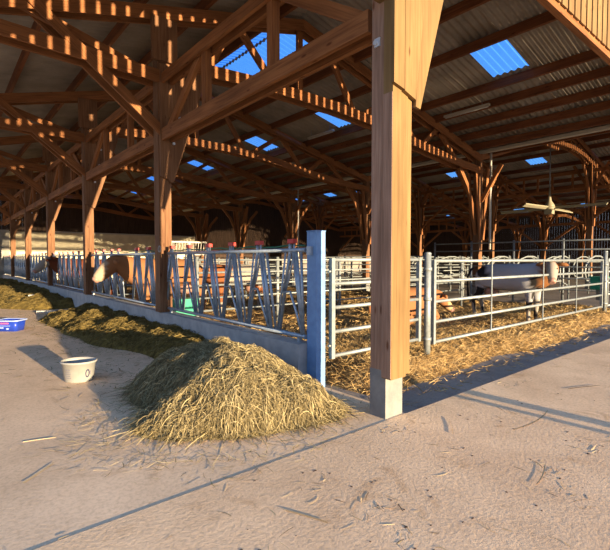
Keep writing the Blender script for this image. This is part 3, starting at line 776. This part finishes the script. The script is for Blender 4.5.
def rtub(mb, levels):
    b = None; n_ = 0
    for (w, d, z) in levels:
        ring = rrect(w, d, .07); s0_ = len(mb.v); mb.v += [(x, y, z) for x, y in ring]; n_ = len(ring)
        if b is not None:
            for k in range(n_): k2 = (k+1) % n_; mb.f.append((b+k, b+k2, s0_+k2, s0_+k)); mb.sm.append(True); mb.uv += [(0, 0)]*4
        b = s0_
    mb.f.append(tuple(b+k for k in range(n_))); mb.sm.append(False); mb.uv += [(0, 0)]*n_
mb = MB(); rtub(mb, [(.02, .02, 0), (.21, .15, 0), (.24, .18, .24), (.225, .165, .24), (.2, .14, .03), (.09, .09, .03)]); mb.build('body', M['tub'], t2)
mb = MB(); rtub(mb, [(.262, .202, .225), (.265, .205, .25), (.232, .172, .25), (.232, .172, .225), (.262, .202, .225)][:4]); mb.f.pop(); mb.sm.pop(); mb.uv = mb.uv[:-28]; mb.build('rim', M['tubrim'], t2)
mb = MB(); mb.box(-.10, .07, -.187, -.170, .17, .20, 0); mb.build('print', M['pink'], t2)
MB().box(-.17, -.05, -.178, -.158, .075, .10, 0).build('print', M['tubrim'], t2); MB().box(.02, .06, -.178, -.158, .05, .085, 0).build('print', M['tubrim'], t2); MB().box(-.13, .10, -.182, -.163, .125, .135, 0).build('print', M['tubrim'], t2)
for x, y, w, lb in ((-1.0, 11.7, .5, 'long white block lying at the edge of the far feed row'), (-.9, 14.2, .4, 'smaller white block lying on the far feed row')):
    z_ = .0 if y < 13 else .30
    o = MB().box(-w/2, w/2, -.12, .12, 0, .07, 0).build('white_block', M['offwhite']); o.location = (x, y, z_-.012); o.rotation_euler = (0, 0, R(-30)); tag(o, lb, 'block')

# ================================================================== HAY
def pile_h(x, y):
    # ridge segment from (-.85,.95) to (-1.05,2.6)
    x = np.asarray(x, float); y = np.asarray(y, float)
    def bl(cx, cy, sx, sy, h, rot=0.):
        c, s_ = math.cos(rot), math.sin(rot); u = (x-cx)*c+(y-cy)*s_; v = -(x-cx)*s_+(y-cy)*c
        d = np.sqrt((u/sx)**2+(v/sy)**2); return h*np.clip(1-d**2.0, 0, 1)**.75
    z = np.maximum.reduce([bl(-.98, 1.2, .90, .76, .54, .2), bl(-1.45, 1.0, .70, .50, .34, -.35), bl(-1.15, .78, .72, .48, .42, -.3), bl(-.75, .62, .48, .42, .38), bl(-1.15, 1.9, .70, .9, .44), bl(-.75, 2.1, .62, 1.1, .44), bl(-.55, .42, .34, .28, .10)])
    z = z*np.interp(x, [-2.15, -1.5], [.25, 1.])
    z = z*(.66+.66*fbm(x, y, 2.3)) + np.where(z > .03, .09*(fbm(x, y, 6.)-.5), 0)
    z = np.where(x > -.14, np.where(y > 1.2, np.minimum(z, -1), z*.5), z)
    return z-.014
t = tag(thing('hay_pile', 'big loose heap of pale hay at the end of the feed kerb', 'hay', (0, 0, 0)), kind='stuff')
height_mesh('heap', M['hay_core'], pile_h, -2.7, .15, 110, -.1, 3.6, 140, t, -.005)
n_ = 70000; px = rng.uniform(-2.6, .1, n_); py = rng.uniform(-.1, 3.5, n_); pz = pile_h(px, py)
kp = (pz > .015) & ~((px > -.2) & (py > 1.15)); px, py, pz = px[kp], py[kp], pz[kp]; n_ = len(px)
e_ = .03; gx = (pile_h(px+e_, py)-pile_h(px-e_, py))/(2*e_); gy = (pile_h(px, py+e_)-pile_h(px, py-e_))/(2*e_)
gx = np.clip(gx, -2, 2); gy = np.clip(gy, -2, 2)
th = rng.uniform(0, 2*np.pi, n_); dx, dy = np.cos(th)-.45*gx, np.sin(th)-.45*gy; nl = np.hypot(dx, dy)+1e-6; dx /= nl; dy /= nl
D = np.stack([dx, dy, gx*dx+gy*dy+rng.normal(-.02, .16, n_)], -1)
Lh = rng.uniform(.06, .21, n_); P_ = np.stack([px, py, pz+rng.uniform(-.01, .03, n_)], -1)
strands('stalks', M['hay'], P_, D, Lh, rng.uniform(.003, .0065, n_), .7, 6, t, 0, None, pile_h, .085)
# fringe on the ground around the heap
n_ = 1100; a = rng.uniform(0, 2*np.pi, n_); rr = rng.normal(1.0, .16, n_)
px = -1.15+1.25*rr*np.cos(a); py = 1.15+1.15*rr*np.sin(a); kp = (px < -.2) | (py < 1.0); px, py = px[kp], py[kp]; n_ = len(px)
th = rng.uniform(0, 2*np.pi, n_)
strands('stray_stalks', M['hay'], np.stack([px, py, np.full(n_, .004)], -1), np.stack([np.cos(th), np.sin(th), rng.uniform(0, .12, n_)], -1), rng.uniform(.04, .16, n_), rng.uniform(.003, .006, n_), .35, 3, t, .0, .35)

def row_h(wfn, hmax, ya, yb, seed):
    def f(x, y):
        x = np.asarray(x, float); y = np.asarray(y, float); w = wfn(y)*(.85+.3*vnoise(y*0+seed, y, .9)); u = np.clip((-.12-x)/np.maximum(w, .05), 0, 1.2)
        en = np.clip((y-ya)/.6, 0, 1)*np.clip((yb-y)/.8, 0, 1); en = en*en*(3-2*en)
        z = hmax*np.clip(1-u**2.2, 0, 1)**.8*np.where(u > 1, 0, 1)*en
        z = z*(.45+1.1*fbm(x+seed, y, 1.7))+np.where(z > .02, .10*(fbm(x, y+seed, 5.)-.45), 0)
        z = np.where(x > -.12, -1, z)
        return z-.014
    return f
w1 = lambda y: np.interp(y, [2.8, 4, 5.5, 7.2, 10, 11.2], [.5, .75, 1.1, 1.45, 1.35, .7])
w2 = lambda y: np.interp(y, [12.2, 13.5, 16, 20, 32], [.8, 1.9, 2.3, 2.4, 2.4])
for fn, ya, yb, xl, nn, lb in ((row_h(w1, .30, 2.9, 11.0, 3.), 2.9, 11., -1.9, 9000, 'dark olive row of silage along the near part of the kerb'), (row_h(w2, .36, 12.3, 31.5, 9.), 12.3, 31.5, -3.1, 9000, 'sunlit row of feed along the far part of the kerb')):
    t = tag(thing('feed_row', lb, 'silage', (0, 0, 0)), kind='stuff')
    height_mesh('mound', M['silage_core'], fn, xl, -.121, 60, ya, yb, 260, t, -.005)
    px = rng.uniform(xl, -.13, nn*2); py = rng.uniform(ya, yb, nn*2); pz = fn(px, py); kp = pz > .01; px, py, pz = px[kp][:nn], py[kp][:nn], pz[kp][:nn]; n_ = len(px)
    th = rng.uniform(0, 2*np.pi, n_)
    strands('stalks', M['silage'], np.stack([px, py, pz], -1), np.stack([np.cos(th), np.sin(th), rng.normal(.15, .3, n_)], -1), rng.uniform(.05, .16, n_), rng.uniform(.005, .011, n_), .5, 4, t, 0, None, fn, .04)
# loose silage scattered beside the rows
t = tag(thing('loose_feed', 'thin scatter of fallen feed stalks on the alley floor', 'hay', (0, 0, 0)), kind='stuff')
n_ = 2200; py = rng.uniform(2.5, 16, n_); px = -.3-np.abs(rng.normal(1.1, .5, n_)); th = rng.uniform(0, 2*np.pi, n_)
strands('stalks', M['silage'], np.stack([px, py, np.full(n_, .0)], -1), np.stack([np.cos(th), np.sin(th), rng.uniform(0, .15, n_)], -1), rng.uniform(.04, .14, n_), rng.uniform(.004, .010, n_), .3, 3, t, 0., .3)

# ================================================================== STRAW BED
def bed_h(x, y):
    x = np.asarray(x, float); y = np.asarray(y, float)
    ed = .48+.28*(fbm(x, x*0+3, .9)-.5)*2+np.clip((x-5)*-.05, -.3, .1)*0
    r_ = np.clip((y-ed)/.55, 0, 1); r_ = r_*r_*(3-2*r_); rx = np.clip((x-.38)/.6, 0, 1)
    z = -.06+.19*r_*rx*(1-.35*np.clip((y-2)/3, 0, 1))
    z = z+r_*rx*(.14*(fbm(x, y, 1.1)-.5)+.08*(fbm(x, y, 4.)-.5))
    return np.maximum(z, -.07)
t = tag(thing('straw_bed', 'golden straw bedding covering the cow pen behind the gates', 'straw', (0, 0, 0)), kind='stuff')
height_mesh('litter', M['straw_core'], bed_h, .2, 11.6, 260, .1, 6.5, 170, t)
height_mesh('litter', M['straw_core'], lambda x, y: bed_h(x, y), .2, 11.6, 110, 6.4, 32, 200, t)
def bed_strands(n_, xa, xb, ya, yb, wa, wb):
    px = rng.uniform(xa, xb, n_); py = rng.uniform(ya, yb, n_); pz = bed_h(px, py); kp = pz > -.045; px, py, pz = px[kp], py[kp], pz[kp]; n2 = len(px); th = rng.uniform(0, 2*np.pi, n2)
    strands('stalks', M['straw'], np.stack([px, py, pz], -1), np.stack([np.cos(th), np.sin(th), rng.normal(.18, .25, n2)], -1), rng.uniform(.05, .17, n2), rng.uniform(wa, wb, n2), .35, 3, t, .15)
bed_strands(42000, .3, 5, .3, 3.5, .003, .007); bed_strands(22000, 5, 11.5, .3, 3.5, .005, .010); bed_strands(9000, .3, 11.5, 3.5, 12, .008, .016)
# stray straw on the strip before the bed
n_ = 500; px = rng.uniform(.3, 11, n_); py = .45-np.abs(rng.normal(0, .22, n_)); th = rng.uniform(0, 2*np.pi, n_)
strands('stray_stalks', M['straw'], np.stack([px, py, np.full(n_, -.05)], -1), np.stack([np.cos(th), np.sin(th), rng.uniform(0, .15, n_)], -1), rng.uniform(.05, .2, n_), rng.uniform(.005, .01, n_), .3, 3, t)

# scattered stalks on apron / alley
t = tag(thing('scattered_straw', 'scattered dry stalks and crumbs on the concrete in the foreground', 'straw', (0, 0, 0)), kind='stuff')
n_ = 700; px = rng.uniform(-4.2, 7, n_); py = rng.uniform(-3.0, 2.5, n_); kp = ((py < -.2) | (px < -2.0)); px, py = px[kp], py[kp]
cl = rng.integers(0, 16, len(px)//2); cx_ = rng.uniform(-3.2, 2.5, 16); cy_ = rng.uniform(-2.0, -.35, 16)
px[:len(cl)] = cx_[cl]+rng.normal(0, .10, len(cl)); py[:len(cl)] = np.minimum(cy_[cl]+rng.normal(0, .07, len(cl)), -.2); n_ = len(px)
th = rng.uniform(0, 2*np.pi, n_)
strands('stalks', M['litter'], np.stack([px, py, np.full(n_, .002)], -1), np.stack([np.cos(th), np.sin(th), rng.uniform(0, .05, n_)], -1), rng.uniform(.03, .12, n_), rng.uniform(.003, .008, n_), .3, 4, t, 0., .03)
P_ = np.array([(.55, -1.05, .006), (.05, -.75, .006), (-2.6, -.9, .006), (-1.7, -1.0, .006), (2.3, -.9, .006), (-.3, -1.6, .006), (-3.0, .7, .0), (-2.9, 1.5, .0)]); D_ = np.array([(1, -.25, .0), (.8, .5, 0), (.6, .5, 0), (-.3, .8, 0), (.9, -.3, 0), (1, .1, 0), (.7, .6, 0), (.9, -.2, 0)], float)
strands('long_stalks', M['litter'], P_, D_, np.array([.75, .4, .25, .3, .5, .35, .3, .25]), np.full(8, .013), .12, 6, t, 0., .02)
mb = MB()
for i in range(110):
    x = random.uniform(-3.0, 2.5); y = random.uniform(-2.2, -.3)
    if i > 60: j = i % 16; x = cx_[j]+random.gauss(0, .16); y = min(cy_[j]+random.gauss(0, .1), -.2)
    r_ = random.uniform(.004, .011); mb.lathe([(r_, 0), (r_*.7, r_*.22), (0.001, r_*.25)], 5, (x, y, .0), random.uniform(.8, 2.2), random.uniform(.6, 1.2))
mb.build('crumbs', M['dung'], t)

# unseen low posts added to cast the double shadow band on the apron
for x, w, lb in ((1.36, .16, 'wider added concrete bollard on the apron outside the view'), (1.12, .09, 'slim added concrete bollard on the apron outside the view')):
    o = MB().box(-w/2, w/2, -w/2, w/2, 0, .66, 2).build('shadow_post', M['concrete']); o.location = (x+.22, -6.2, 0); tag(o, lb, 'shadow_post')

# ================================================================== COWS
BROWN = (.20, .07, .025); WHITE = (.27, .24, .20); GREY = (.33, .33, .34); BLACK = (.018, .016, .015); ORANGE = (.25, .11, .045)
def skin(name, chains, parent, colfn, sub=2):
    """chains: list of lists (x,y,z,rx,ry); the first vertex equal to an existing one is joined"""
    V = []; E_ = []; Rr = []
    def idx(p):
        for i, q in enumerate(V):
            if (Vector(q)-Vector(p[:3])).length < 1e-4: return i
        V.append(tuple(p[:3])); Rr.append((p[3], p[4] if len(p) > 4 else p[3])); return len(V)-1
    for c in chains:
        ids = [idx(p) for p in c]; E_ += list(zip(ids[:-1], ids[1:]))
    me = bpy.data.meshes.new(name+'_skel'); me.from_pydata(V, E_, []); o = bpy.data.objects.new(name+'_skel', me); COL.objects.link(o)
    o.modifiers.new('s', 'SKIN'); sv = me.skin_vertices[0].data
    for i, r_ in enumerate(Rr): sv[i].radius = r_
    sv[0].use_root = True
    sb = o.modifiers.new('u', 'SUBSURF'); sb.levels = sub; sb.render_levels = sub
    dg = bpy.context.evaluated_depsgraph_get(); dg.update(); m2 = bpy.data.meshes.new_from_object(o.evaluated_get(dg))
    bpy.data.objects.remove(o); m2.name = name; m2.materials.clear(); m2.materials.append(M['coat'])
    m2.polygons.foreach_set('use_smooth', [True]*len(m2.polygons))
    ca = m2.color_attributes.new('coat', 'FLOAT_COLOR', 'POINT')
    for i, v in enumerate(m2.vertices): ca.data[i].color = (*colfn(v.co), 1)
    r = bpy.data.objects.new(name, m2); COL.objects.link(r); r.parent = parent; return r
def patch(v, s, seed): return float(fbm(np.array(v.x*1.0+seed+v.z*.37), np.array(v.z*1.0+seed*2+v.y*.8), s, 2))/.75
def cow(label, loc, rz, colfn, head=(0, 0), hs=1.0, lying=False, nx=1.14):
    """cow faces +X in its own frame; nose turns by head[0] degrees, drops by head[1] metres"""
    t = thing('cow', label, 'cow', loc, rz, None); H = -.55*lying
    B = [(-.80, 0, 1.20+H, .20, .22), (-.55, 0, 1.14+H, .31, .29), (-.1, 0, 1.06+H, .38, .36), (.35, 0, 1.06+H, .36, .36), (.66, 0, 1.10+H, .27, .33), ]
    hy, drop = R(head[0]), head[1]
    p = Vector((.66, 0, 1.10+H)); n1 = Vector((.92, .0, 1.24+H-drop*.25)); n2 = Vector((nx, 0, 1.38+H-drop*.5)) + Vector((0, .12*math.sin(hy), 0))
    fd = Vector((math.cos(hy), math.sin(hy), -.95)).normalized()
    h1 = n2+fd*.16; h2 = n2+fd*.32; h3 = n2+fd*.46; h4 = n2+fd*.53
    neckc = [B[-1], (*n1, .19, .25), (*n2, .135*hs, .16*hs), (*h1, .125*hs, .145*hs), (*h2, .10*hs, .125*hs), (*h3, .085*hs, .095*hs), (*h4, .065*hs, .07*hs)]
    legs = []
    if not lying:
        for sx, sy, b0 in ((.55, .2, 4), (.55, -.2, 4)):
            legs.append([B[b0], (sx, sy*.85, .80, .135, .12), (sx+.02, sy, .52, .075, .07), (sx, sy, .28, .048, .048), (sx+.0, sy, .10, .045, .045), (sx+.04, sy, .03, .06, .055)])
        for sx, sy in ((-.70, .2), (-.70, -.2)):
            legs.append([B[1], (sx+.08, sy*.95, .88, .17, .13), (sx+.1, sy, .68, .10, .085), (sx-.10, sy, .50, .058, .055), (sx-.06, sy, .25, .045, .045), (sx-.04, sy, .10, .045, .045), (sx, sy, .03, .06, .055)])
    else:
        for sy in (.26, -.26):
            legs.append([B[4], (.55, sy, .36, .12, .11), (.85, sy, .12, .07, .07), (.60, sy*1.15, .06, .05, .05), (.50, sy*1.1, .06, .05, .05)])
            legs.append([B[1], (-.45, sy*1.2, .32, .18, .13), (-.15, sy*1.45, .14, .09, .08), (-.45, sy*1.6, .06, .055, .05), (-.3, sy*1.7, .06, .05, .05)])
    body = skin('body', [B[::-1][::-1], neckc]+legs, t, colfn)
    # ears, muzzle, eyes, tail, udder, hooves
    sd_ = Vector((-math.sin(hy), math.cos(hy), 0)); upv = sd_.cross(fd)*-1
    if upv.z < 0: upv = -upv
    for s_ in (-1, 1):
        b0 = n2+fd*.03+sd_*(s_*.10)+upv*.03; mb = MB(); mb.tube([b0, b0+sd_*(s_*.09)+upv*.01, b0+sd_*(s_*.17)-upv*.01, b0+sd_*(s_*.22)-upv*.03], .03, 8, True, [.022, .045, .04, .006]); ob = mb.build('ear', M['coat'], t)
        ca = ob.data.color_attributes.new('coat', 'FLOAT_COLOR', 'POINT')
        c_ = colfn(Vector((.95, 0, 1.3)))
        for i in range(len(ob.data.vertices)): ca.data[i].color = (*c_, 1)
        e0 = h1+fd*.03+sd_*(s_*.093)+upv*.055; MB().lathe([(0, -.017), (.012, -.013), (.018, 0), (.012, .013), (0, .017)], 10, tuple(e0)).build('eye', M['eye'], t)
    MB().tube([h4-fd*.06, h4+fd*.0, h4+fd*.035], .06, 12, True, [.078, .078, .05]).build('muzzle', M['nose'], t)
    tl = [(-.98+.0, 0, 1.22+H), (-1.06, .0, 1.05+H), (-1.07, .02, .8+H*.6), (-1.05, .03, .45+H*.3+.05*lying)]
    ob = MB().tube([(-.9, 0, 1.28+H)]+tl, .025, 8, True, [.035, .03, .022, .02, .04]).build('tail', M['coat'], t)
    ca = ob.data.color_attributes.new('coat', 'FLOAT_COLOR', 'POINT'); c_ = colfn(Vector((-.9, 0, 1.2)))
    for i in range(len(ob.data.vertices)): ca.data[i].color = (*c_, 1)
    if not lying:
        MB().lathe([(0, -.16), (.10, -.15), (.17, -.06), (.18, .05), (.1, .12)], 14, (-.42, 0, .72)).build('udder', M['nose'], t)
        for L_ in legs:
            q = L_[-1]; MB().lathe([(.065, 0), (.058, .05), (.045, .08)], 10, (q[0]+.01, q[1], -.005)).build('hoof', M['horn'], t)
    return t
def c_face(base, pat, thr, seed):
    def f(v):
        if v.x > 1.12: return WHITE if (v.x > 1.30 or abs(v.y) < .09 or v.z < 1.18) else base
        if v.z < .35: return WHITE
        return pat if patch(v, 1.9, seed) > thr else base
    return f
def c_orange(v):
    if v.x > .98:
        q = patch(v, 5.5, 4.3)
        return ORANGE if (v.x < 1.12 or q > (.58 if v.x > 1.36 else .40)) else (.34, .27, .19)
    return ORANGE
def c_dark(v):
    if v.x > 1.13: return WHITE
    return (.13, .035, .014)
def c_stand(v):
    if v.y < -.16 and v.x > .9: return WHITE
    if .80 < v.x: return (.20, .085, .03) if v.z < 1.45 else ORANGE
    q = patch(v, 2.6, 3.1)
    if v.z < .55: return WHITE if q < .55 else BLACK
    if q > .57: return BLACK
    return GREY
ZB = .02
cow('orange and white cow eating through the nearer headlocks', (1.02, 7.82, .0), R(180), c_orange, (0, .12), 1.25).scale = (1.12, 1.12, 1.12)
cow('dark brown cow with a white face eating through the far headlocks', (.98, 15.6, .0), R(180), c_dark, (0, .08), 1.1).scale = (1.12, 1.12, 1.12)
cow('grey and white cow with black patches standing behind the long gate', (7.05, 2.05, .05), R(-90), c_stand, (-68, .0), 1.0, nx=1.0)
cow('orange-brown cow lying in the straw behind the gate post', (4.75, 3.35, .06), R(-5), lambda v: ORANGE if v.x < 1.3 else (.40, .26, .14), (-20, .45), lying=True)
cow('red-brown cow standing behind the near cross fence', (3.2, 8.1, .0), R(170), c_face(BROWN, WHITE, .50, 5.), (10, .2))
cow('brown cow with pale patches standing deep in the second pen', (3.4, 10.1, .0), R(205), c_face(ORANGE, WHITE, .46, 8.), (0, .2))
